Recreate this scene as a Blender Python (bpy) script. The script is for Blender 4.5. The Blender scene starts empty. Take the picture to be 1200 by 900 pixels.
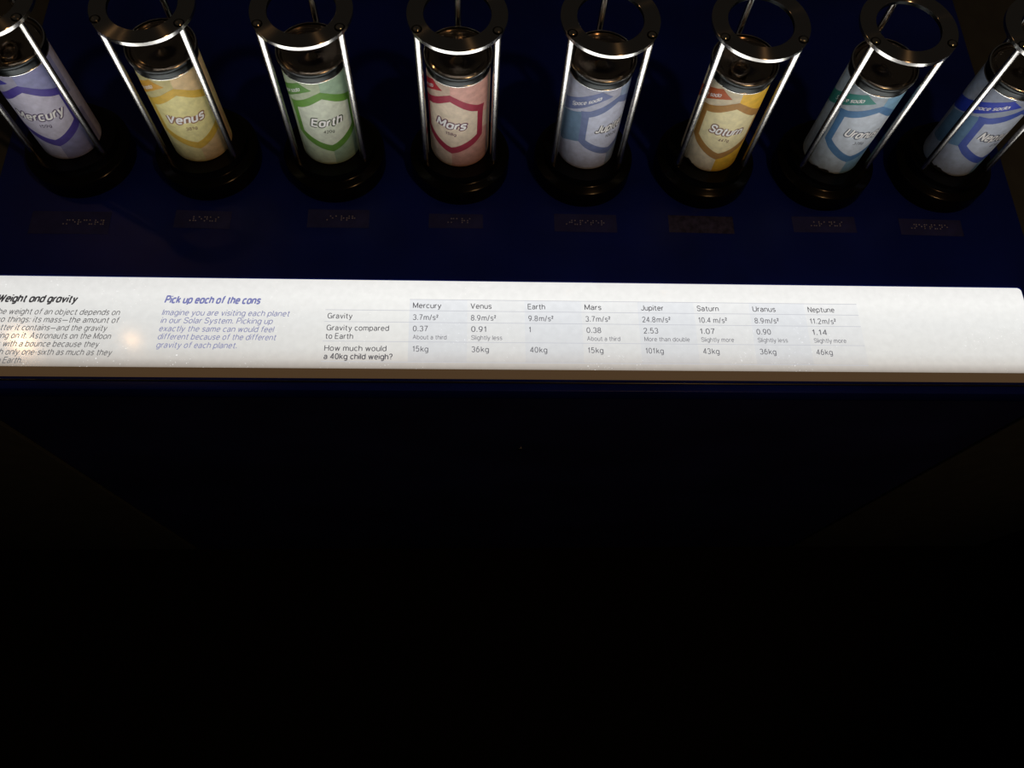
import bpy, bmesh, math, random
from mathutils import Matrix, Vector

random.seed(4)
sc = bpy.context.scene
COL = sc.collection
MM = 0.001
Z0 = 0.888            # height of the stand tops above the floor (m); local heights below are in mm from there


def W(x, y, z):
    return Vector((x * MM, y * MM, z * MM + Z0))


# ------------------------------------------------------------------ camera
cam_d = bpy.data.cameras.new('camera')
cam = bpy.data.objects.new('camera', cam_d)
COL.objects.link(cam)
CR = Matrix(((0.99876, -0.00604, -0.04940), (-0.01355, 0.92211, -0.38669), (0.04789, 0.38688, 0.92088)))
cam.matrix_world = Matrix.Translation(W(-57.67, -624.67, 765.58)) @ CR.to_4x4()
cam_d.sensor_width = 36.0
cam_d.lens = 951.41 / 1200 * 36
cam_d.clip_start = 0.01
sc.camera = cam

# ------------------------------------------------------------------ world, lamps, exposure
wd = bpy.data.worlds.new('dark_gallery')
sc.world = wd
wd.use_nodes = True
bgn = wd.node_tree.nodes['Background']
bgn.inputs['Color'].default_value = (0.0225, 0.0192, 0.0155, 1)
bgn.inputs['Strength'].default_value = 0.55
sc.view_settings.view_transform = 'Standard'
sc.view_settings.look = 'None'
sc.view_settings.exposure = 0.0
sc.view_settings.gamma = 1.0
sc.view_settings.use_curve_mapping = False

PANEL_WATTS = 2.35
ld = bpy.data.lights.new('panel_light', 'AREA')
ld.shape = 'RECTANGLE'
ld.size = 1.160
ld.size_y = 0.104
ld.energy = PANEL_WATTS
ld.spread = math.radians(150)
ld.color = (1.0, 0.985, 0.95)
lo = bpy.data.objects.new('panel_light', ld)
lo.location = W(0, -217, -34)
lo.rotation_euler = (math.pi, 0, 0)
COL.objects.link(lo)



def ceiling_lamp(x, y, z, watts, radius, aim):
    sd = bpy.data.lights.new('ceiling_lamp', 'SPOT')
    sd.energy = watts
    sd.color = (1.0, 0.55, 0.22)
    sd.shadow_soft_size = radius
    sd.spot_size = math.radians(60)
    sd.spot_blend = 0.5
    so = bpy.data.objects.new('ceiling_lamp', sd)
    so.location = W(x, y, z)
    so.rotation_euler = (W(*aim) - so.location).to_track_quat('-Z', 'Y').to_euler()
    COL.objects.link(so)


ceiling_lamp(750, -1000, 2000, 24.0, 0.05, (0, 0, 50))
ceiling_lamp(-1514, 540, 1600, 2.0, 0.024, (-480, -240, -38))
ceiling_lamp(-1165, 549, 1600, 0.4, 0.016, (-420, -240, -38))


# ------------------------------------------------------------------ materials
def srgb(r, g, b):
    f = lambda c: (c / 255 / 12.92) if c / 255 <= 0.04045 else ((c / 255 + 0.055) / 1.055) ** 2.4
    return (f(r), f(g), f(b), 1.0)


def pmat(name, col, rough=0.5, metal=0.0, spec=0.5, noise=0.0, nscale=200.0, coat=0.0):
    m = bpy.data.materials.new(name)
    m.use_nodes = True
    nt = m.node_tree
    b = nt.nodes['Principled BSDF']
    b.inputs['Base Color'].default_value = col
    b.inputs['Roughness'].default_value = rough
    b.inputs['Metallic'].default_value = metal
    b.inputs['Specular IOR Level'].default_value = spec
    b.inputs['Coat Weight'].default_value = coat
    if noise > 0:
        tc = nt.nodes.new('ShaderNodeTexCoord')
        n = nt.nodes.new('ShaderNodeTexNoise')
        n.inputs['Scale'].default_value = nscale
        n.inputs['Detail'].default_value = 5
        mr = nt.nodes.new('ShaderNodeMapRange')
        mr.inputs['From Min'].default_value = 0.3
        mr.inputs['From Max'].default_value = 0.7
        mr.inputs['To Min'].default_value = 1 - noise
        mr.inputs['To Max'].default_value = 1 + noise * 0.6
        mx = nt.nodes.new('ShaderNodeMix')
        mx.data_type = 'RGBA'
        mx.blend_type = 'MULTIPLY'
        mx.inputs['Factor'].default_value = 1
        mx.inputs['A'].default_value = col
        nt.links.new(tc.outputs['Object'], n.inputs['Vector'])
        nt.links.new(n.outputs['Fac'], mr.inputs['Value'])
        nt.links.new(mr.outputs['Result'], mx.inputs['B'])
        nt.links.new(mx.outputs['Result'], b.inputs['Base Color'])
    return m


def ematerial(name, col, strength=1.0):
    m = bpy.data.materials.new(name)
    m.use_nodes = True
    nt = m.node_tree
    b = nt.nodes['Principled BSDF']
    b.inputs['Base Color'].default_value = (0.02, 0.02, 0.02, 1)
    b.inputs['Roughness'].default_value = 0.6
    b.inputs['Specular IOR Level'].default_value = 0.1
    b.inputs['Emission Color'].default_value = col
    b.inputs['Emission Strength'].default_value = strength
    return m


M_navy = pmat('navy_laminate', (0.005, 0.014, 0.20, 1), 0.35, 0, 0.12, 0.25, 9)
M_navyfront = pmat('navy_front', (0.012, 0.016, 0.09, 1), 0.55, 0, 0.2, 0.3, 8)
M_ledge = pmat('brown_black_board', (0.042, 0.048, 0.054, 1), 0.7, 0, 0.2, 0.15, 40)
M_carpet = pmat('dark_carpet', (0.006, 0.006, 0.006, 1), 0.95, 0, 0.0, 0.4, 400)
M_black = pmat('black_gloss_acrylic', (0.003, 0.003, 0.003, 1), 0.18, 0, 0.15)
M_bezel = pmat('black_bezel', (0.006, 0.006, 0.012, 1), 0.25, 0, 0.5)
M_rod = pmat('brushed_steel_rod', (0.40, 0.39, 0.37, 1), 0.26, 1.0, 0.5, 0.18, 260)
M_screw = pmat('dark_steel_screw', (0.62, 0.56, 0.48, 1), 0.09, 1.0)
M_tin = pmat('bare_tin', (0.022, 0.024, 0.024, 1), 0.34, 1.0, 0.5, 0.15, 90)
M_seam = pmat('bright_seam', (0.75, 0.75, 0.73, 1), 0.2, 1.0)
M_lid = pmat('tin_lid', (0.40, 0.335, 0.275, 1), 0.14, 1.0, 0.5, 0.12, 120)
M_strip = pmat('clear_plastic_strip', (0.030, 0.036, 0.15, 1), 0.8, 0, 0.06, 0.2, 60)
M_stripworn = pmat('worn_plastic_strip', (0.042, 0.042, 0.10, 1), 0.8, 0, 0.06, 0.6, 120)
M_dot = pmat('braille_dot', (0.30, 0.32, 0.42, 1), 0.15, 0, 0.8)
M_torn = pmat('torn_label_edge', (0.03, 0.03, 0.03, 1), 0.5, 0, 0.3, 0.9, 500)
M_white = pmat('white_ink', srgb(236, 236, 236), 0.45)
M_grey = pmat('grey_ink', srgb(96, 98, 92), 0.5)


def ring_mat():
    m = pmat('turned_smoked_steel', (0.50, 0.48, 0.46, 1), 0.24, 1.0)
    nt = m.node_tree
    b = nt.nodes['Principled BSDF']
    t = nt.nodes.new('ShaderNodeTangent')
    t.direction_type = 'RADIAL'
    t.axis = 'Z'
    b.inputs['Anisotropic'].default_value = 1.0
    b.inputs['Anisotropic Rotation'].default_value = 0.25
    nt.links.new(t.outputs['Tangent'], b.inputs['Tangent'])
    return m


M_ring = ring_mat()
M_ringedge = pmat('polished_ring_edge', (0.36, 0.35, 0.335, 1), 0.2, 1.0)


def panel_mat(name='backlit_opal_sheet', tint=(1, 1, 1)):
    """Backlit opal sheet: its lamps are weaker towards the front edge and the left end, dust and scratches on top."""
    m = bpy.data.materials.new(name)
    m.use_nodes = True
    nt = m.node_tree
    b = nt.nodes['Principled BSDF']
    L = nt.links
    tc = nt.nodes.new('ShaderNodeTexCoord')
    sx = nt.nodes.new('ShaderNodeSeparateXYZ')
    L.new(tc.outputs['Object'], sx.inputs[0])
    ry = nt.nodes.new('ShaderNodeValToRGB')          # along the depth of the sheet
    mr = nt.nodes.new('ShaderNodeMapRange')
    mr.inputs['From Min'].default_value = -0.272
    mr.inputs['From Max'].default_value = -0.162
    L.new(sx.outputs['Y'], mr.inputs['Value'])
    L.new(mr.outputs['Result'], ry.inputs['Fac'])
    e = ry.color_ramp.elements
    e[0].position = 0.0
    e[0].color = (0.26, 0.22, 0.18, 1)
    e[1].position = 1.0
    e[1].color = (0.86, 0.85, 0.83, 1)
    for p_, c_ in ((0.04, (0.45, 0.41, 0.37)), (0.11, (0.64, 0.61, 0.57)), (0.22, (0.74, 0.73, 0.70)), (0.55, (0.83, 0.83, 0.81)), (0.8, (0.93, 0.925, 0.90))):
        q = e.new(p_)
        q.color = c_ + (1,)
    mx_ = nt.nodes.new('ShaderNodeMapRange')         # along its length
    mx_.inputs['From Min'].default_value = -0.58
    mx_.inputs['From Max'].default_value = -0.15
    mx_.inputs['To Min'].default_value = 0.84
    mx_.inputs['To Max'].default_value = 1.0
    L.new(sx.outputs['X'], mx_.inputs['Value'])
    m1 = nt.nodes.new('ShaderNodeMix')
    m1.data_type = 'RGBA'
    m1.blend_type = 'MULTIPLY'
    m1.inputs['Factor'].default_value = 1
    L.new(ry.outputs['Color'], m1.inputs['A'])
    L.new(mx_.outputs['Result'], m1.inputs['B'])
    # soft mottling
    n = nt.nodes.new('ShaderNodeTexNoise')
    n.inputs['Scale'].default_value = 130
    n.inputs['Detail'].default_value = 6
    L.new(tc.outputs['Object'], n.inputs['Vector'])
    r2 = nt.nodes.new('ShaderNodeMapRange')
    r2.inputs['From Min'].default_value = 0.3
    r2.inputs['From Max'].default_value = 0.7
    r2.inputs['To Min'].default_value = 0.965
    r2.inputs['To Max'].default_value = 1.03
    L.new(n.outputs['Fac'], r2.inputs['Value'])
    m2 = nt.nodes.new('ShaderNodeMix')
    m2.data_type = 'RGBA'
    m2.blend_type = 'MULTIPLY'
    m2.inputs['Factor'].default_value = 1
    L.new(m1.outputs['Result'], m2.inputs['A'])
    L.new(r2.outputs['Result'], m2.inputs['B'])
    # scratches: bright flecks gathered in patches
    v = nt.nodes.new('ShaderNodeTexNoise')
    v.inputs['Scale'].default_value = 420
    v.inputs['Detail'].default_value = 2
    L.new(tc.outputs['Object'], v.inputs['Vector'])
    pch = nt.nodes.new('ShaderNodeTexNoise')
    pch.inputs['Scale'].default_value = 16
    L.new(tc.outputs['Object'], pch.inputs['Vector'])
    a1 = nt.nodes.new('ShaderNodeMapRange')
    a1.inputs['From Min'].default_value = 0.66
    a1.inputs['From Max'].default_value = 0.72
    L.new(v.outputs['Fac'], a1.inputs['Value'])
    a2 = nt.nodes.new('ShaderNodeMapRange')
    a2.inputs['From Min'].default_value = 0.52
    a2.inputs['From Max'].default_value = 0.62
    L.new(pch.outputs['Fac'], a2.inputs['Value'])
    mu = nt.nodes.new('ShaderNodeMath')
    mu.operation = 'MULTIPLY'
    L.new(a1.outputs['Result'], mu.inputs[0])
    L.new(a2.outputs['Result'], mu.inputs[1])
    m3 = nt.nodes.new('ShaderNodeMix')
    m3.data_type = 'RGBA'
    m3.inputs['B'].default_value = (0.98, 0.97, 0.95, 1)
    L.new(mu.outputs[0], m3.inputs['Factor'])
    L.new(m2.outputs['Result'], m3.inputs['A'])
    b.inputs['Base Color'].default_value = (0.02, 0.02, 0.02, 1)
    b.inputs['Roughness'].default_value = 0.09
    b.inputs['Specular IOR Level'].default_value = 0.5
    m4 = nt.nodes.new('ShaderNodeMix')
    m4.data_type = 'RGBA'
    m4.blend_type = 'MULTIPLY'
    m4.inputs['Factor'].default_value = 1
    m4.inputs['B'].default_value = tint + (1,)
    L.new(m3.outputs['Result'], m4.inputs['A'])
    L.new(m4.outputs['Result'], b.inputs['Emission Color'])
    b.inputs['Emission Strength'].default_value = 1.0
    return m


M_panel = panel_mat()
M_edge = ematerial('opal_sheet_edge', srgb(72, 54, 36), 1.0)
M_ink_black = ematerial('backlit_black_ink', srgb(62, 60, 62))
M_ink_body = ematerial('backlit_body_ink', srgb(112, 110, 110))
M_ink_head = ematerial('backlit_lavender_heading', srgb(122, 125, 178))
M_ink_lav = ematerial('backlit_lavender_ink', srgb(142, 144, 178))
M_ink_tab = ematerial('backlit_table_ink', srgb(92, 90, 94))
M_ink_light = ematerial('backlit_light_ink', srgb(134, 133, 138))
M_rule = ematerial('backlit_rule_ink', srgb(196, 197, 204))
M_tintA = panel_mat('backlit_tint', (0.915, 0.935, 0.985))
M_tintB = panel_mat('backlit_pale_tint', (0.96, 0.968, 0.99))


# ------------------------------------------------------------------ mesh helpers (all in mm, written in metres)
def obj(name, bm, mats, parent=None, smooth=True, normals=True):
    me = bpy.data.meshes.new(name)
    if normals:
        bmesh.ops.recalc_face_normals(bm, faces=bm.faces)
    bm.to_mesh(me)
    bm.free()
    for m in (mats if isinstance(mats, (list, tuple)) else [mats]):
        me.materials.append(m)
    if smooth:
        for p_ in me.polygons:
            p_.use_smooth = True
        me.set_sharp_from_angle(angle=math.radians(38))
    o = bpy.data.objects.new(name, me)
    COL.objects.link(o)
    if parent is not None:
        o.parent = parent
    return o


def thing(name, label, cat, loc, rz=0.0, group=None):
    o = bpy.data.objects.new(name, None)
    o.empty_display_size = 0.02
    COL.objects.link(o)
    o.location = loc
    o.rotation_euler = (0, 0, rz)
    o['label'] = label
    o['category'] = cat
    if group:
        o['group'] = group
    return o


def box(bm, x0, x1, y0, y1, z0, z1, bev=0.0, mi=0):
    r = bmesh.ops.create_cube(bm, size=1.0)
    vs = r['verts']
    for v in vs:
        v.co = Vector(((x0 + x1) / 2 + v.co.x * (x1 - x0), (y0 + y1) / 2 + v.co.y * (y1 - y0), (z0 + z1) / 2 + v.co.z * (z1 - z0))) * MM
    fs = {f for v in vs for f in v.link_faces}
    for f in fs:
        f.material_index = mi
    if bev > 0:
        es = list({e for v in vs for e in v.link_edges})
        bmesh.ops.bevel(bm, geom=es, offset=bev * MM, segments=3, affect='EDGES', profile=0.5)


def lathe(bm, prof, n=72, cx=0, cy=0, closed=False, mi=None):
    """prof: (r, z[, material]) points; closed joins the last point to the first."""
    rings = []
    for q in prof:
        r, z = q[0], q[1]
        if r < 1e-6:
            rings.append([bm.verts.new((cx * MM, cy * MM, z * MM))])
        else:
            rings.append([bm.verts.new(((cx + r * math.cos(2 * math.pi * k / n)) * MM, (cy + r * math.sin(2 * math.pi * k / n)) * MM, z * MM)) for k in range(n)])
    cnt = len(rings) if closed else len(rings) - 1
    for i in range(cnt):
        a, b = rings[i], rings[(i + 1) % len(rings)]
        m_ = prof[i][2] if len(prof[i]) > 2 else 0
        for k in range(n):
            k2 = (k + 1) % n
            if len(a) == 1 and len(b) == 1:
                continue
            if len(a) == 1:
                f = bm.faces.new((a[0], b[k], b[k2]))
            elif len(b) == 1:
                f = bm.faces.new((a[k], a[k2], b[0]))
            else:
                f = bm.faces.new((a[k], a[k2], b[k2], b[k]))
            f.material_index = m_


def tube(bm, pts, r, n=12, closed=False):
    P = [Vector(p_) for p_ in pts]
    rings = []
    for i, p_ in enumerate(P):
        if closed:
            t = P[(i + 1) % len(P)] - P[i - 1]
        else:
            t = P[min(i + 1, len(P) - 1)] - P[max(i - 1, 0)]
        t.normalize()
        a = Vector((0, 0, 1)) if abs(t.z) < 0.9 else Vector((1, 0, 0))
        u = t.cross(a).normalized()
        w = t.cross(u).normalized()
        rings.append([bm.verts.new((p_ + u * r * math.cos(2 * math.pi * k / n) + w * r * math.sin(2 * math.pi * k / n)) * MM) for k in range(n)])
    cnt = len(rings) if closed else len(rings) - 1
    for i in range(cnt):
        a, b = rings[i], rings[(i + 1) % len(rings)]
        for k in range(n):
            bm.faces.new((a[k], a[(k + 1) % n], b[(k + 1) % n], b[k]))
    if not closed:
        bm.faces.new(rings[0][::-1])
        bm.faces.new(rings[-1])


# ---- lettering drawn as pen strokes; cap height 1, x-height 0.7
def arc(cx, cy, rx, ry, a0, a1, sq=1.0, n=None):
    n = n or max(3, int(abs(a1 - a0) / 30))
    P = []
    for k in range(n + 1):
        a = math.radians(a0 + (a1 - a0) * k / n)
        c_, s_ = math.cos(a), math.sin(a)
        P.append((cx + rx * math.copysign(abs(c_) ** sq, c_), cy + ry * math.copysign(abs(s_) ** sq, s_)))
    return P


def glyphs(q, tech):
    """q: roundness exponent (1 = ellipse, less = squarer); tech: single-storey a."""
    g = {}
    bowl = lambda cx=.27: arc(cx, .35, .27, .35, 0, 360, q, 14)
    g['a'] = ([bowl(), [(.54, .7), (.54, 0)]], .54) if tech else ([[(.05, .55)] + arc(.25, .47, .22, .23, 140, 0, q) + [(.47, .12), (.5, 0)], [(.47, .42), (.18, .38)] + arc(.18, .19, .17, .19, 90, 270, q) + [(.32, .02), (.47, .16)]], .5)
    g['b'] = ([bowl(.27), [(0, 1), (0, 0)]], .54)
    g['c'] = ([arc(.27, .35, .27, .35, 48, 312, q)], .47)
    g['d'] = ([bowl(), [(.54, 1), (.54, 0)]], .54)
    g['e'] = ([[(.02, .37), (.52, .37)] + arc(.27, .35, .26, .35, 5, 318, q)], .52)
    g['f'] = ([[(.36, 1), (.26, 1), (.15, .9), (.15, 0)], [(0, .7), (.34, .7)]], .32)
    g['g'] = ([bowl(), [(.54, .7), (.54, -.08)] + arc(.29, -.08, .25, .2, 0, -130, q)], .54)
    g['h'] = ([[(0, 1), (0, 0)], [(0, .4)] + arc(.25, .45, .25, .25, 160, 0, q) + [(.5, 0)]], .5)
    g['i'] = ([[(0, .7), (0, 0)], [(0, .89), (0, 1.03)]], .0)
    g['j'] = ([[(.12, .7), (.12, -.15), (.06, -.27), (-.03, -.27)], [(.12, .89), (.12, 1.03)]], .12)
    g['k'] = ([[(0, 1), (0, 0)], [(.44, .7), (.02, .28)], [(.17, .43), (.48, 0)]], .46)
    g['l'] = ([[(0, 1), (0, 0)]], .0)
    g['m'] = ([[(0, .7), (0, 0)], [(0, .42)] + arc(.2, .47, .2, .23, 160, 0, q) + [(.4, 0)], [(.4, .42)] + arc(.6, .47, .2, .23, 160, 0, q) + [(.8, 0)]], .8)
    g['n'] = ([[(0, .7), (0, 0)], [(0, .4)] + arc(.25, .45, .25, .25, 160, 0, q) + [(.5, 0)]], .5)
    g['o'] = ([bowl()], .54)
    g['p'] = ([bowl(), [(0, .7), (0, -.27)]], .54)
    g['r'] = ([[(0, .7), (0, 0)], [(0, .4), (.07, .6), (.18, .69), (.3, .7)]], .24)
    g['s'] = ([[(.42, .57)] + arc(.22, .53, .2, .17, 35, 180, q)[0:] + [(.05, .42), (.2, .37), (.38, .3)] + arc(.22, .18, .21, .18, 20, -150, q)], .42)
    g['t'] = ([[(.15, .92), (.15, .12), (.24, 0), (.36, 0)], [(0, .7), (.34, .7)]], .33)
    g['u'] = ([[(0, .7)] + arc(.25, .25, .25, .25, 180, 340, q) + [(.5, .3)], [(.5, .7), (.5, 0)]], .5)
    g['v'] = ([[(0, .7), (.25, 0), (.5, .7)]], .5)
    g['w'] = ([[(0, .7), (.19, 0), (.38, .68), (.57, 0), (.76, .7)]], .76)
    g['x'] = ([[(0, .7), (.46, 0)], [(.46, .7), (0, 0)]], .46)
    g['y'] = ([[(0, .7), (.26, .02)], [(.52, .7), (.2, -.2), (.12, -.27), (.02, -.27)]], .5)
    g['A'] = ([[(0, 0), (.36, 1), (.72, 0)], [(.13, .35), (.59, .35)]], .72)
    g['E'] = ([[(.56, 1), (0, 1), (0, 0), (.58, 0)], [(0, .53), (.52, .53)]], .56)
    g['G'] = ([arc(.38, .5, .38, .5, 45, 320, q) + [(.73, .46), (.42, .46)], [(.73, .46), (.73, 0)]], .74)
    g['H'] = ([[(0, 1), (0, 0)], [(.64, 1), (.64, 0)], [(0, .52), (.64, .52)]], .64)
    g['I'] = ([[(0, 1), (0, 0)]], 0)
    g['J'] = ([[(.46, 1)] + arc(.23, .24, .23, .24, 0, -170, q)], .46)
    g['M'] = ([[(0, 0), (.03, 1), (.4, .2), (.77, 1), (.8, 0)]], .8) if tech else ([[(0, 0), (0, 1), (.38, .1), (.76, 1), (.76, 0)]], .76)
    g['N'] = ([[(0, 0), (0, 1), (.62, 0), (.62, 1)]], .62)
    g['P'] = ([[(0, 0), (0, 1), (.32, 1)] + arc(.32, .73, .25, .27, 90, -90, q) + [(0, .46)]], .56)
    g['S'] = ([[(.58, .76)] + arc(.3, .75, .28, .25, 30, 190, q) + [(.1, .57), (.3, .51), (.52, .43)] + arc(.3, .26, .3, .26, 20, -165, q)], .58)
    g['T'] = ([[(0, 1), (.64, 1)], [(.32, 1), (.32, 0)]], .64)
    g['U'] = ([[(0, 1)] + arc(.32, .32, .32, .32, 180, 360, q) + [(.64, 1)]], .64)
    g['V'] = ([[(0, 1), (.34, 0), (.68, 1)]], .68)
    g['W'] = ([[(0, 1), (.24, 0), (.48, .9), (.72, 0), (.96, 1)]], .96)
    g['0'] = ([arc(.26, .5, .26, .5, 0, 360, q, 14)], .52)
    g['1'] = ([[(.02, .78), (.14, .82), (.24, 1), (.24, 0)]], .34)
    g['2'] = ([arc(.26, .73, .25, .27, 170, -30, q) + [(.02, 0), (.53, 0)]], .52)
    g['3'] = ([arc(.25, .75, .23, .25, 160, -80, q), arc(.25, .26, .26, .26, 80, -160, q)], .52)
    g['4'] = ([[(.4, 0), (.4, 1), (0, .26), (.54, .26)]], .54)
    g['5'] = ([[(.48, 1), (.08, 1), (.04, .52)] + arc(.25, .33, .26, .33, 130, -150, q)], .52)
    g['6'] = ([arc(.27, .32, .25, .32, 0, 360, q, 12), [(.03, .36), (.1, .75), (.25, .98), (.44, .94)]], .52)
    g['7'] = ([[(0, 1), (.52, 1), (.3, .5), (.2, 0)]], .52)
    g['8'] = ([arc(.26, .76, .22, .24, 0, 360, q, 12), arc(.26, .26, .26, .26, 0, 360, q, 12)], .52)
    g['9'] = ([arc(.26, .68, .25, .32, 0, 360, q, 12), [(.5, .64), (.43, .25), (.28, .02), (.09, .06)]], .52)
    g['.'] = ([[(.05, -.02), (.05, .15)]], .1)
    g[':'] = ([[(.05, -.02), (.05, .14)], [(.05, .55), (.05, .7)]], .08)
    g['-'] = ([[(0, .36), (.26, .36)]], .26)
    g['_'] = ([[(0, .36), (.95, .36)]], .95)      # long dash
    g['/'] = ([[(0, -.08), (.3, 1.05)]], .3)
    g['?'] = ([arc(.22, .76, .22, .24, 170, -40, q) + [(.22, .42), (.22, .28)], [(.22, -.02), (.22, .13)]], .44)
    g['^'] = ([[(.0, .86)] + arc(.12, .89, .12, .12, 160, -30, 1, 4) + [(0, .5), (.26, .5)]], .26)   # raised 2
    return g


G_PLAIN, G_TECH = glyphs(0.92, False), glyphs(0.68, True)


def text_mesh(body, cap=10.0, pen=0.11, shear=0.0, font=G_PLAIN, gap=0.24):
    """Flat strokes of a string: vertices and small polygons; pen is the stroke width as a share of the cap height."""
    V, F = [], []
    x = 0.0
    h = pen / 2

    def add(P):
        i = len(V)
        V.extend([((px + shear * py) * cap, py * cap) for px, py in P])
        F.append(tuple(range(i, i + len(P))))
    for ch in body:
        if ch == ' ':
            x += 0.36
            continue
        if ch == '~':
            x += 0.08
            continue
        st, adv = font[ch]
        for line in st:
            L = [(x + a_, b_) for a_, b_ in line]
            for k in range(len(L) - 1):
                (ax, ay), (bx, by) = L[k], L[k + 1]
                dx, dy = bx - ax, by - ay
                d = math.hypot(dx, dy)
                if d < 1e-6:
                    continue
                nx, ny = -dy / d * h, dx / d * h
                add([(ax + nx, ay + ny), (ax - nx, ay - ny), (bx - nx, by - ny), (bx + nx, by + ny)])
            for k, (ax, ay) in enumerate(L):
                if 0 < k < len(L) - 1:
                    u = Vector((L[k][0] - L[k - 1][0], L[k][1] - L[k - 1][1]))
                    w = Vector((L[k + 1][0] - L[k][0], L[k + 1][1] - L[k][1]))
                    if u.length < 1e-6 or w.length < 1e-6 or u.angle(w) < 0.2:
                        continue
                    add([(ax + h * math.cos(2 * math.pi * q / 8), ay + h * math.sin(2 * math.pi * q / 8)) for q in range(8)])
        x += adv + gap
    return V, F


def extent(V):
    return min(v[0] for v in V), max(v[0] for v in V)


def put_flat(bm, body, x0, x1, ybase, cap, z, pen=0.14, shear=0.0, mi=0, font=G_PLAIN, gap=0.24):
    """Set a line with its baseline at ybase, fitted between x0 and x1 (x1 None: natural width)."""
    V, F = text_mesh(body, cap, pen, shear, font, gap)
    a, b = extent(V)
    k = 1.0 if x1 is None else (x1 - x0) / (b - a)
    vs = [bm.verts.new(((x0 + (v[0] - a) * k) * MM, (ybase + v[1]) * MM, z * MM)) for v in V]
    for f in F:
        g = bm.faces.new([vs[i] for i in f])
        g.material_index = mi


# ------------------------------------------------------------------ setting
TZ = -38.0   # desk top


def floor():
    bm = bmesh.new()
    bmesh.ops.create_grid(bm, x_segments=1, y_segments=1, size=4.0)
    o = obj('floor', bm, M_carpet, None, smooth=False)
    o['kind'] = 'structure'


floor()

# the desk: navy top with a slot for the panel, front board, lower side ledges
desk = thing('display_desk', 'long navy museum desk carrying the row of caged cans', 'desk', (0, 0, 0))
desk_z = Z0 / MM


def desk_part(name, fn, mats, label=None):
    bm = bmesh.new()
    fn(bm)
    bmesh.ops.translate(bm, verts=bm.verts, vec=(0, 0, Z0))
    o = obj(name, bm, mats, desk)
    if label:
        o['label'] = label
    return o


def _top(bm):
    box(bm, -607, 607, -161.2, 430, TZ - 22, TZ, 1.2)
    box(bm, -607, 607, -295.6, -281.4, TZ - 22, TZ, 1.2)
    box(bm, -607, -583.6, -281.4, -161.2, TZ - 22, TZ, 0.4)
    box(bm, 583.6, 607, -281.4, -161.2, TZ - 22, TZ, 0.4)
    box(bm, -590, 590, -283, -159, TZ - 22, TZ - 10.2, 0)


desk_part('desk_top', _top, M_navy)
desk_part('front_board', lambda bm: box(bm, -600, 600, -293, -275, -Z0 / MM + 0.5, TZ - 22.2, 1.0), M_navyfront)
desk_part('back_board', lambda bm: box(bm, -600, 600, 405, 425, -Z0 / MM + 0.5, TZ - 22.2, 1.0), M_navyfront)
for sx in (-1, 1):
    a, b = sorted((sx * 607.4, sx * 1000))
    desk_part('side_ledge', lambda bm: box(bm, a, b, -293, 430, -Z0 / MM + 0.5, TZ - 14, 1.5), M_ledge, 'dull brown-black side ledge, lower than the navy top')


def _bead(bm):
    tube(bm, [(-583, -285.8, TZ + 0.3), (583, -285.8, TZ + 0.3)], 1.1, 10)


desk_part('panel_bezel', _bead, M_bezel, 'thin black bead along the front of the panel')


def _lock(bm):
    lathe(bm, [(0.01, 0), (3.2, 0), (3.2, 1.2), (2.6, 1.9), (0, 2.1)], 24)
    bmesh.ops.rotate(bm, verts=bm.verts, cent=(0, 0, 0), matrix=Matrix.Rotation(math.radians(90), 3, 'X'))
    bmesh.ops.translate(bm, verts=bm.verts, vec=(6.1 * MM, -292.8 * MM, -240 * MM))


desk_part('panel_screw', _lock, M_screw, 'tiny grey screw in the dark front board')

# ------------------------------------------------------------------ the backlit panel
PZ = TZ + 0.4
panel = thing('information_panel', 'long backlit white strip panel printed with a gravity table, set in the desk', 'sign', (0, 0, Z0))


def rounded(x0, x1, y0, y1, r, n=6):
    pts = []
    for cx, cy, a0 in ((x1 - r, y1 - r, 0), (x0 + r, y1 - r, 90), (x0 + r, y0 + r, 180), (x1 - r, y0 + r, 270)):
        for k in range(n + 1):
            a = math.radians(a0 + 90 * k / n)
            pts.append((cx + r * math.cos(a), cy + r * math.sin(a)))
    return pts


bm = bmesh.new()
pts = [(583, -270.5)] + [(x, y) for x, y in rounded(-583, 583, -400, -161.8, 5) if y > -270] + [(-583, -270.5)]
top = [bm.verts.new((x * MM, y * MM, PZ * MM)) for x, y in pts]
botv = [bm.verts.new((x * MM, y * MM, (TZ - 10) * MM)) for x, y in pts]
bm.faces.new(top)
bm.faces.new(botv[::-1])
for k in range(len(pts)):
    bm.faces.new((top[k], botv[k], botv[(k + 1) % len(pts)], top[(k + 1) % len(pts)]))
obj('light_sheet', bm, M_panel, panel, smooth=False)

bm = bmesh.new()
prof = [(-270.5, PZ), (-275, PZ - 0.3), (-279, PZ - 1.2), (-281, PZ - 3.0), (-281, TZ - 10), (-270.5, TZ - 10)]
L_ = [bm.verts.new((-583 * MM, y * MM, z * MM)) for y, z in prof]
R_ = [bm.verts.new((583 * MM, y * MM, z * MM)) for y, z in prof]
for k in range(len(prof)):
    k2 = (k + 1) % len(prof)
    bm.faces.new((L_[k], R_[k], R_[k2], L_[k2]))
bm.faces.new(L_)
bm.faces.new(R_[::-1])
o = obj('front_lip', bm, M_edge, panel)
o['label'] = 'dim brown front edge of the panel'

TL = PZ + 0.12   # print height


def lines(name, rows, mat, label=None):
    bm = bmesh.new()
    for r in rows:
        put_flat(bm, *r[0], **r[1])
    o = obj(name, bm, mat, panel, smooth=False, normals=False)
    if label:
        o['label'] = label


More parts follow.
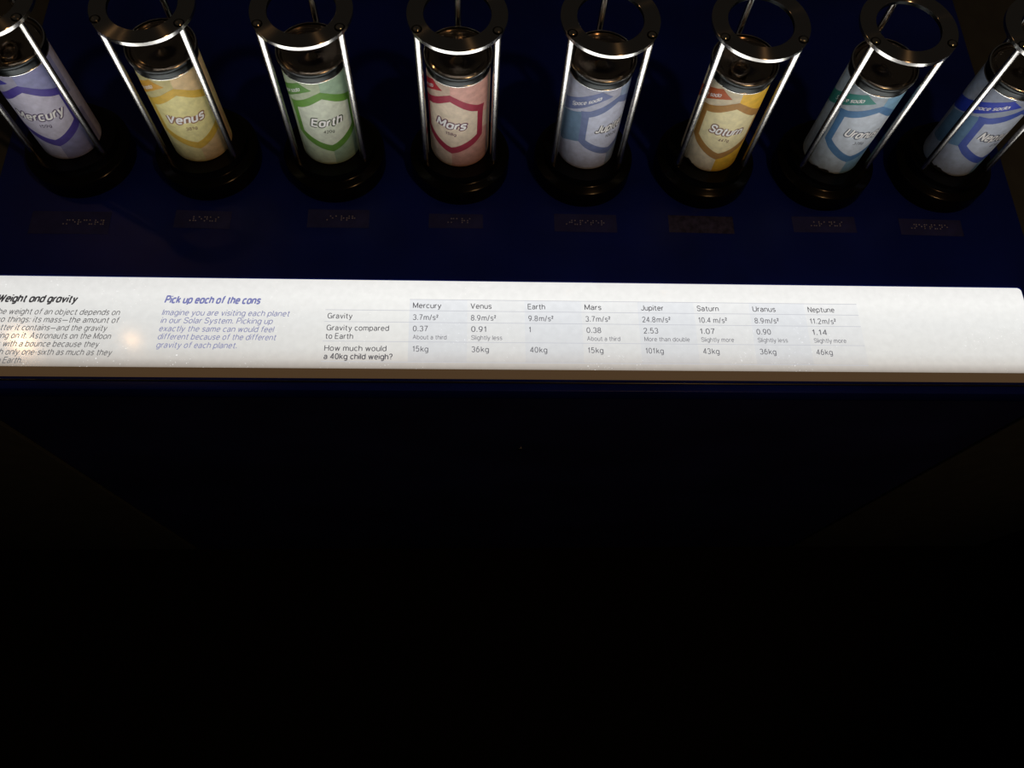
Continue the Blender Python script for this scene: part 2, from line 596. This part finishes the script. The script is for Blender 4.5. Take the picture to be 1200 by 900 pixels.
SH = 0.2
lines('heading', [(('Weight and gravity', -572, -487.5, -193.8, 8.2, TL), dict(pen=0.25, shear=0.26, font=G_TECH, gap=0.27))], M_ink_black, 'black slanted heading')
lines('paragraph', [((t, -572.5, x1, y, 6.7, TL), dict(shear=SH)) for t, x1, y in (
    ('The weight of an object depends on', -440, -209.0), ('two things: its mass_the amount of', -439, -218.5),
    ('matter it contains_and the gravity', -450, -228.2), ('acting on it. Astronauts on the Moon', -444.5, -237.8),
    ('walk with a bounce because they', -455, -247.4), ('weigh only one-sixth as much as they', -440, -257.0), ('do on Earth.', -531, -266.8))], M_ink_body, 'grey slanted text')
lines('heading', [(('Pick up each of the cans', -395, -290.7, -193.2, 8.2, TL), dict(pen=0.25, shear=0.26, font=G_TECH, gap=0.27))], M_ink_head, 'lavender slanted heading')
lines('paragraph', [((t, -395.4, x1, y, 6.7, TL), dict(shear=SH)) for t, x1, y in (
    ('Imagine you are visiting each planet', -257.7, -208.4), ('in our Solar System. Picking up', -275.2, -218.0),
    ('exactly the same can would feel', -272.4, -228.0), ('different because of the different', -269.6, -237.6), ('gravity of each planet.', -310.4, -247.6))], M_ink_lav, 'lavender slanted text')

lines('row_heading', [(('Gravity', -216.6, -189.4, -210.4, 6.3, TL), {})], M_ink_tab)
lines('row_heading', [(('Gravity compared', -216.6, -148.8, -225.0, 6.3, TL), {}), (('to Earth', -216.8, -187.2, -235.2, 6.3, TL), {})], M_ink_tab)
lines('row_heading', [(('How much would', -217.2, -150.4, -249.6, 6.3, TL), {}), (('a 40kg child weigh?', -217.2, -143.5, -259.4, 6.3, TL), dict(pen=0.17))], M_ink_tab)

COLS = [('Mercury', 31.5, '3.7~m/s^', 28, '0.37', 'About a third', 37, '15~kg', 17),
        ('Venus', 23.5, '8.9~m/s^', 28, '0.91', 'Slightly less', 34, '36~kg', 19),
        ('Earth', 19.5, '9.8~m/s^', 28, '1', '', 0, '40~kg', 19),
        ('Mars', 19.0, '3.7~m/s^', 28, '0.38', 'About a third', 37, '15~kg', 17),
        ('Jupiter', 25.5, '24.8~m/s^', 32, '2.53', 'More than double', 51, '101~kg', 20),
        ('Saturn', 25.0, '10.4 m/s^', 32.5, '1.07', 'Slightly more', 37, '43~kg', 18.5),
        ('Uranus', 26.5, '8.9~m/s^', 28, '0.90', 'Slightly less', 34, '36~kg', 18.5),
        ('Neptune', 31.0, '11.2~m/s^', 30, '1.14', 'Slightly more', 37, '46~kg', 18.5)]
for k, (nm, w0, g, w1, rt, ds, w2, kg, w3) in enumerate(COLS):
    x = -123.6 + 63.95 * k
    bm = bmesh.new()
    put_flat(bm, nm, x, x + w0, -196.4, 6.3, TL, mi=0)
    put_flat(bm, g, x + 0.4, x + 0.4 + w1, -211.2, 6.3, TL, mi=1)
    put_flat(bm, rt, x + 0.8, None if rt == '1' else x + 0.8 + 16.5, -225.2, 6.3, TL, mi=1)
    if ds:
        put_flat(bm, ds, x + 1.0, x + 1.0 + w2, -234.9, 5.1, TL, mi=2)
    put_flat(bm, kg, x + 1.4, x + 1.4 + w3, -249.8, 6.3, TL, mi=1)
    obj('table_column', bm, [M_ink_tab, ematerial('backlit_value_ink', srgb(112, 111, 116)), M_ink_light], panel, smooth=False, normals=False)
for k in range(8):
    bm = bmesh.new()
    box(bm, -127.2 + 63.95 * k, -127.2 + 63.95 * (k + 1) - (2 if k == 7 else 0), -262.3, -186, PZ + 0.02, PZ + 0.05)
    obj('column_tint', bm, M_tintA if k % 2 == 0 else M_tintB, panel, smooth=False)
for y, x0 in ((-185.8, -127.2), (-199.8, -219.5), (-214.4, -219.5), (-238.2, -219.5), (-262.5, -219.5)):
    bm = bmesh.new()
    box(bm, x0, 382, y - 0.3, y + 0.3, PZ + 0.04, PZ + 0.09)
    obj('table_rule', bm, M_rule, panel, smooth=False)

# ------------------------------------------------------------------ stands
NAMES = ['Mercury', 'Venus', 'Earth', 'Mars', 'Jupiter', 'Saturn', 'Uranus', 'Neptune']
PITCH = 147.02
TWIST = [0.011, -0.024, -0.022, 0.012, 0.005, -0.007, -0.004, -0.006]
RC, RH = 44.0, 189.2


def make_stand():
    t = thing('can_stand', '', 'stand', (0, 0, 0), 0, 'steel cage stands along the desk')
    bm = bmesh.new()
    lathe(bm, [(0, 0), (48.45, 0), (48.6, -0.15), (48.6, -12.0), (49.4, -12.6), (56.6, -14.2), (58.0, -15.4), (58.3, -17.0), (58.3, TZ + 0.05), (0, TZ + 0.05)], 96)
    obj('base', bm, M_black, t)
    bm = bmesh.new()
    lathe(bm, [(32.5, RH - 0.5), (33.1, RH, 0), (47.9, RH, 0), (48.4, RH - 0.5, 1), (48.4, RH - 4.2, 1), (47.9, RH - 4.7, 0), (33.1, RH - 4.7, 0), (32.5, RH - 4.2, 2)], 128, closed=True)
    obj('top_ring', bm, [M_ring, M_ringedge, M_tin], t)
    for k in range(3):
        a = math.radians(-90 - 60 + 120 * k)
        x, y = RC * math.cos(a), RC * math.sin(a)
        bm = bmesh.new()
        lathe(bm, [(0, 0.02), (3.2, 0.02), (3.5, 0.4), (3.5, RH - 5.0), (3.1, RH - 4.75), (0, RH - 4.75)], 28, x, y)
        obj('rod', bm, M_rod, t)
        bm = bmesh.new()
        lathe(bm, [(3.3, RH + 0.04, 1), (4.8, RH + 0.04, 1), (5.0, RH + 0.3, 1), (4.8, RH + 0.5, 1), (3.3, RH + 0.5)], 28, x, y)
        prof = [(3.7, RH + 0.45), (3.7, RH + 0.7)] + [(4.9 * math.sin(q), RH + 0.7 - 4.9 * math.cos(0.855) + 4.9 * math.cos(q)) for q in (0.855, 0.7, 0.55, 0.4, 0.2)] + [(0, RH + 0.7 + 4.9 * (1 - math.cos(0.855)))]
        lathe(bm, prof, 28, x, y)
        obj('screw', bm, [M_screw, M_black], t)
    return t


def kids(o):
    return [c for c in bpy.data.objects if c.parent == o]


def copy_tree(o, parent=None):
    c = o.copy()
    COL.objects.link(c)
    if parent is not None:
        c.parent = parent
    for ch in kids(o):
        copy_tree(ch, c)
    return c


stand0 = make_stand()
for i, nm in enumerate(NAMES):
    s = stand0 if i == 0 else copy_tree(stand0)
    s.location = W((i - 3.5) * PITCH, 0, 0)
    s.rotation_euler = (0, 0, TWIST[i])
    s['label'] = 'round steel cage stand with black base holding the %s can' % nm

# ------------------------------------------------------------------ cans
LR = 33.15
#            base,          inner shield,   outline,      upper/lower tint, banner,       panel,         letter edge
PAL = {
    'Mercury': ((178, 180, 208), (194, 192, 212), (74, 62, 150), (140, 144, 188), (70, 66, 160), (150, 152, 192), (66, 44, 92)),
    'Venus': ((214, 206, 150), (222, 214, 150), (206, 170, 62), (214, 188, 142), (200, 150, 50), (206, 190, 120), (140, 96, 60)),
    'Earth': ((190, 206, 178), (204, 212, 194), (92, 142, 50), (150, 178, 152), (86, 136, 56), (166, 190, 150), (52, 66, 36)),
    'Mars': ((212, 190, 172), (216, 200, 178), (154, 40, 64), (206, 158, 146), (166, 32, 44), (206, 160, 146), (92, 24, 60)),
    'Jupiter': ((186, 192, 214), (190, 196, 216), (104, 118, 160), (140, 158, 184), (104, 116, 158), (104, 132, 160), (58, 60, 66)),
    'Saturn': ((226, 216, 188), (224, 214, 168), (164, 120, 58), (226, 180, 52), (176, 88, 46), (214, 200, 150), (116, 78, 58)),
    'Uranus': ((178, 194, 208), (190, 200, 212), (72, 116, 160), (120, 162, 192), (50, 128, 120), (168, 188, 204), (58, 70, 90)),
    'Neptune': ((164, 178, 202), (182, 192, 210), (62, 84, 170), (110, 148, 186), (40, 62, 178), (96, 132, 166), (52, 60, 84)),
}
SHIFT = {'Mercury': 3.9, 'Venus': 8.9, 'Earth': 7.6, 'Mars': -8.5, 'Jupiter': 21.2, 'Saturn': -2.2, 'Uranus': 3.4, 'Neptune': 13.0}
WEIGHT = {'Mercury': '159g', 'Venus': '381g', 'Earth': '420g', 'Mars': '158g', 'Jupiter': '1062g', 'Saturn': '447g', 'Uranus': '378g', 'Neptune': '479g'}
NAMEW = {'Mercury': (-25.5, 26), 'Venus': (-20.5, 18.5), 'Earth': (-18, 17.5), 'Mars': (-17.8, 17.5), 'Jupiter': (-20.3, 15.5), 'Saturn': (-19.3, 17.5), 'Uranus': (-20.3, 17), 'Neptune': (-25.5, 18)}

OUT = [(0, 113.6), (7, 110.2), (18, 102.6), (30, 94.8), (39.8, 91.0), (38.2, 85), (37.4, 66), (37.2, 45.0), (28, 37.2), (16, 30.2), (7, 25.4), (0, 22.4)]
INN = [(0, 104.2), (6, 100.6), (14, 94.8), (23, 89.0), (30, 85.6), (29.8, 66), (29.4, 50.0), (22, 45.0), (12, 38.8), (5, 35.0), (0, 33.0)]


def sym(h):
    return h + [(-x, z) for x, z in h[::-1] if x != 0]


def wrap(bm, V, F, layer, shift, mi):
    """Cut a flat drawing (arc length, height) into 2 mm strips and wrap it round the can."""
    b2 = bmesh.new()
    vs = [b2.verts.new((x, z, 0)) for x, z in V]
    for f in F:
        try:
            b2.faces.new([vs[k] for k in f])
        except ValueError:
            pass
    lo, hi = extent(V)
    k = math.floor(lo / 2.0) * 2.0
    while k < hi:
        if k > lo:
            bmesh.ops.bisect_plane(b2, geom=b2.verts[:] + b2.edges[:] + b2.faces[:], dist=1e-5, plane_co=(k, 0, 0), plane_no=(1, 0, 0))
        k += 2.0
    b2.verts.index_update()
    new = []
    for v in b2.verts:
        th = (v.co.x + shift) / LR
        r = LR + layer
        new.append(bm.verts.new((r * math.sin(th) * MM, -r * math.cos(th) * MM, v.co.y * MM)))
    for f in b2.faces:
        try:
            ids = [v.index for v in f.verts]
            g = bm.faces.new([new[q] for q in ids])
            g.material_index = mi
            c = g.calc_center_median()
            g.normal_update()
            if g.normal.x * c.x + g.normal.y * c.y < 0:
                g.normal_flip()
        except ValueError:
            pass
    b2.free()


def poly(bm, P, layer, shift, mi):
    wrap(bm, P, [tuple(range(len(P)))], layer, shift, mi)


def place_text(bm, body, x0, x1, z0, cap, layer, shift, mi, pen=0.12, shear=0, slope=0.0, ref=None, font=G_PLAIN, gap=0.24):
    V, F = text_mesh(body, cap, pen, shear, font, gap)
    a, b = ref if ref else extent(V)
    k = (x1 - x0) / (b - a)
    V2 = []
    for v in V:
        x = x0 + (v[0] - a) * k
        V2.append((x, z0 + v[1] + slope * (x - x0)))
    wrap(bm, V2, F, layer, shift, mi)


def make_can(i, nm):
    cx = (i - 3.5) * PITCH
    pal = PAL[nm]
    t = thing('soda_can', '', 'can', W(cx, 0, 0), 0, 'planet cans in their cage stands')
    # body: bare tin with a double seam at the top
    bm = bmesh.new()
    lathe(bm, [(0, 1.2), (29, 1.0), (31.6, 0.15), (32.6, 0.5), (33.0, 1.6), (33.0, 126.1, 1), (33.45, 126.35, 1), (33.5, 126.7, 1), (33.3, 127.1, 1), (33.0, 127.3), (33.0, 128.5), (32.8, 131.0), (33.0, 133.4), (34.4, 134.6), (35.2, 136.0), (35.35, 138.2), (35.2, 139.2, 1), (34.9, 139.9, 1), (34.4, 140.2, 1), (33.7, 139.9), (33.2, 138.8), (33.0, 136.0), (0, 135.6)], 96)
    obj('can_body', bm, [M_tin, M_seam], t)
    # lid, recessed in the seam, with two turned beads
    bm = bmesh.new()
    lathe(bm, [(32.95, 138.4), (32.3, 136.6), (31.2, 135.95), (30.2, 136.2), (29.2, 137.1), (28.4, 137.3), (27.6, 137.0), (26.8, 136.8), (25.9, 137.15), (25.0, 136.85), (4.2, 136.8), (3.6, 137.0), (3.2, 138.0), (2.2, 138.5), (0, 138.6)], 96)
    lid = obj('lid', bm, M_lid, t)
    if nm in ('Saturn', 'Mercury'):
        bm = bmesh.new()
        ph = {'Saturn': math.radians(-122), 'Mercury': math.radians(-75)}[nm]
        pts = []
        for q in range(28):
            a = 2 * math.pi * q / 28
            u, v = 13 + 10.5 * math.cos(a), 8.2 * math.sin(a)
            pts.append((u * math.cos(ph) - v * math.sin(ph), u * math.sin(ph) + v * math.cos(ph), 139.2))
        tube(bm, pts, 1.5, 10, closed=True)
        box(bm, -3.2, 6, -3.4, 3.4, 138.4, 139.4, 0.3)
        e = [v for v in bm.verts if abs(v.co.z - 0.1389) < 0.0006 and v.co.xy.length < 0.0085 and len(v.link_faces)]
        obj('pull_tab', bm, M_lid, lid)
    # paper label
    sh = SHIFT[nm]
    mats = [pmat('%s_%s' % (nm.lower(), k), srgb(*c), 0.55, 0, 0.3, 0.16, 150) for k, c in zip(('paper', 'shield', 'outline', 'tint', 'banner', 'side_panel'), pal[:6])]
    bm = bmesh.new()
    lathe(bm, [(33.02, 0.9), (LR, 0.9), (LR, 126.0), (33.02, 126.2)], 120)
    poly(bm, [(0.3, 125.8), (0.3, 100), (46, 76), (47, 96), (47, 125.8)], 0.05, sh, 3)
    poly(bm, [(0.3, 1.2), (0.3, 40), (37, 56), (47, 52), (47, 1.2)], 0.05, sh, 3)
    if nm in ('Jupiter', 'Neptune'):
        poly(bm, [(-36, 92), (-58, 79), (-74, 68), (-74, 26), (-60, 30), (-48, 39), (-34, 46)], 0.06, sh, 5)
    else:
        poly(bm, [(-74, 110), (-100, 110), (-100, 1.2), (-74, 1.2)], 0.05, sh, 3)
    poly(bm, [(-8.3, 116.4), (-21, 124.6), (-33, 117), (-47, 106.5), (-62, 95), (-80, 84), (-96, 80), (-96, 64), (-78, 68), (-60, 79), (-46, 90), (-37, 97.5), (-27.5, 105.5), (-18, 111.8)], 0.09, sh, 4)
    poly(bm, sym(OUT), 0.11, sh, 2)
    poly(bm, sym(INN), 0.16, sh, 1)
    if nm in ('Saturn', 'Uranus', 'Neptune'):
        mats.append(M_torn)
        x = {'Saturn': -46, 'Uranus': -30, 'Neptune': -46}[nm] - sh
        n_ = {'Saturn': 15, 'Uranus': 13, 'Neptune': 18}[nm]
        up = []
        for q in range(n_):
            f = math.sin(math.pi * (q + 0.5) / n_)
            up.append((x + q * 2.2, 1.4 + f * random.uniform(1.0, 5.2)))
        poly(bm, up + [(x + n_ * 2.2, 0.9), (x, 0.9)], 0.20, sh, 6)
    lab = obj('paper_label', bm, mats, t, normals=False)
    # printed words: dark keyline under white letters, the weight, slanted words on the banner
    x0, x1 = NAMEW[nm]
    key = pmat('%s_keyline' % nm.lower(), srgb(*pal[6]), 0.5)
    bm = bmesh.new()
    ref = extent(text_mesh(nm, 10.6, 0.22, 0.26, G_TECH, 0.3)[0])
    place_text(bm, nm, x0, x1, 63.8, 10.6, 0.21, sh, 0, pen=0.50, shear=0.26, ref=ref, font=G_TECH, gap=0.3)
    place_text(bm, nm, x0, x1, 63.8, 10.6, 0.26, sh, 1, pen=0.22, shear=0.26, ref=ref, font=G_TECH, gap=0.3)
    obj('planet_name', bm, [key, M_white], lab, smooth=False, normals=False)
    bm = bmesh.new()
    w = 1.5 * len(WEIGHT[nm])
    place_text(bm, WEIGHT[nm], -w, w, 53.0, 4.0, 0.21, sh, 0, pen=0.17, shear=0.1)
    obj('weight_print', bm, pmat('%s_weight_ink' % nm.lower(), srgb(*[int(c * 0.8 + 8) for c in pal[6]]), 0.5), lab, smooth=False, normals=False)
    bm = bmesh.new()
    place_text(bm, 'Space soda', -52, -20.5, 91.8, 5.0, 0.21, sh, 0, pen=0.16, shear=0.1, slope=0.70, font=G_TECH)
    obj('banner_words', bm, M_white, lab, smooth=False, normals=False)
    return t


TONE = {'Mercury': 'lavender and violet', 'Venus': 'cream and mustard yellow', 'Earth': 'pale green and leaf green', 'Mars': 'pinkish cream and crimson',
        'Jupiter': 'pale grey-blue', 'Saturn': 'cream, brown and golden yellow', 'Uranus': 'pale blue with a teal band', 'Neptune': 'pale blue with a royal blue band'}
for i, nm in enumerate(NAMES):
    c = make_can(i, nm)
    c['label'] = 'tin soda can with %s shield label reading %s %s' % (TONE[nm], nm, WEIGHT[nm])

# ------------------------------------------------------------------ braille strips in front of the stands
BR = {'a': '1', 'b': '12', 'c': '14', 'e': '15', 'h': '125', 'i': '24', 'j': '245', 'm': '134', 'n': '1345', 'p': '1234', 'r': '1235', 's': '234', 't': '2345', 'u': '136', 'v': '1236', 'y': '13456'}
STRIPS = [(-559, -471, -76.4, -106.5), (-399.5, -336, -72.5, -96.5), (-249, -178, -68.0, -92.8), (-109, -46, -71.5, -91.0),
          (38, 112, -69.0, -93.5), (174, 252, -68.5, -92.5), (324, 401, -66.5, -89.0), (455, 532, -68.0, -91.0)]
DOT0 = [34, 15, 20, 20, 12, 0, 20, 12]
for i, nm in enumerate(NAMES):
    x0, x1, y1, y0 = STRIPS[i]
    worn = nm == 'Saturn'
    t = thing('braille_strip', ('scuffed dull plastic strip with worn-off dots in front of the Saturn can' if worn else 'clear plastic braille strip stuck on the desk in front of the %s can' % nm),
              'braille label', W((x0 + x1) / 2, (y0 + y1) / 2, TZ), math.radians([0.4, -0.8, 0.3, 0.2, -0.3, -0.6, 0.6, -0.9][i]), 'braille strips on the desk top')
    hx, hy = (x1 - x0) / 2, (y1 - y0) / 2
    bm = bmesh.new()
    box(bm, -hx, hx, -hy, hy, 0.02, 0.35, 0.1)
    obj('plastic_strip', bm, M_stripworn if worn else M_strip, t)
    if worn:
        continue
    cells = ['6'] + [BR[ch] for ch in nm.lower()]
    bm = bmesh.new()
    for q, cell in enumerate(cells):
        for d in cell:
            d = int(d)
            px = -hx + DOT0[i] + q * 6.3 + (2.5 if d > 3 else 0)
            py = 3.4 - 2.6 * ((d - 1) % 3)
            lathe(bm, [(0.85, 0.35), (0.75, 0.62), (0.45, 0.82), (0, 0.88)], 10, px, py)
    obj('braille_dots', bm, M_dot, t)
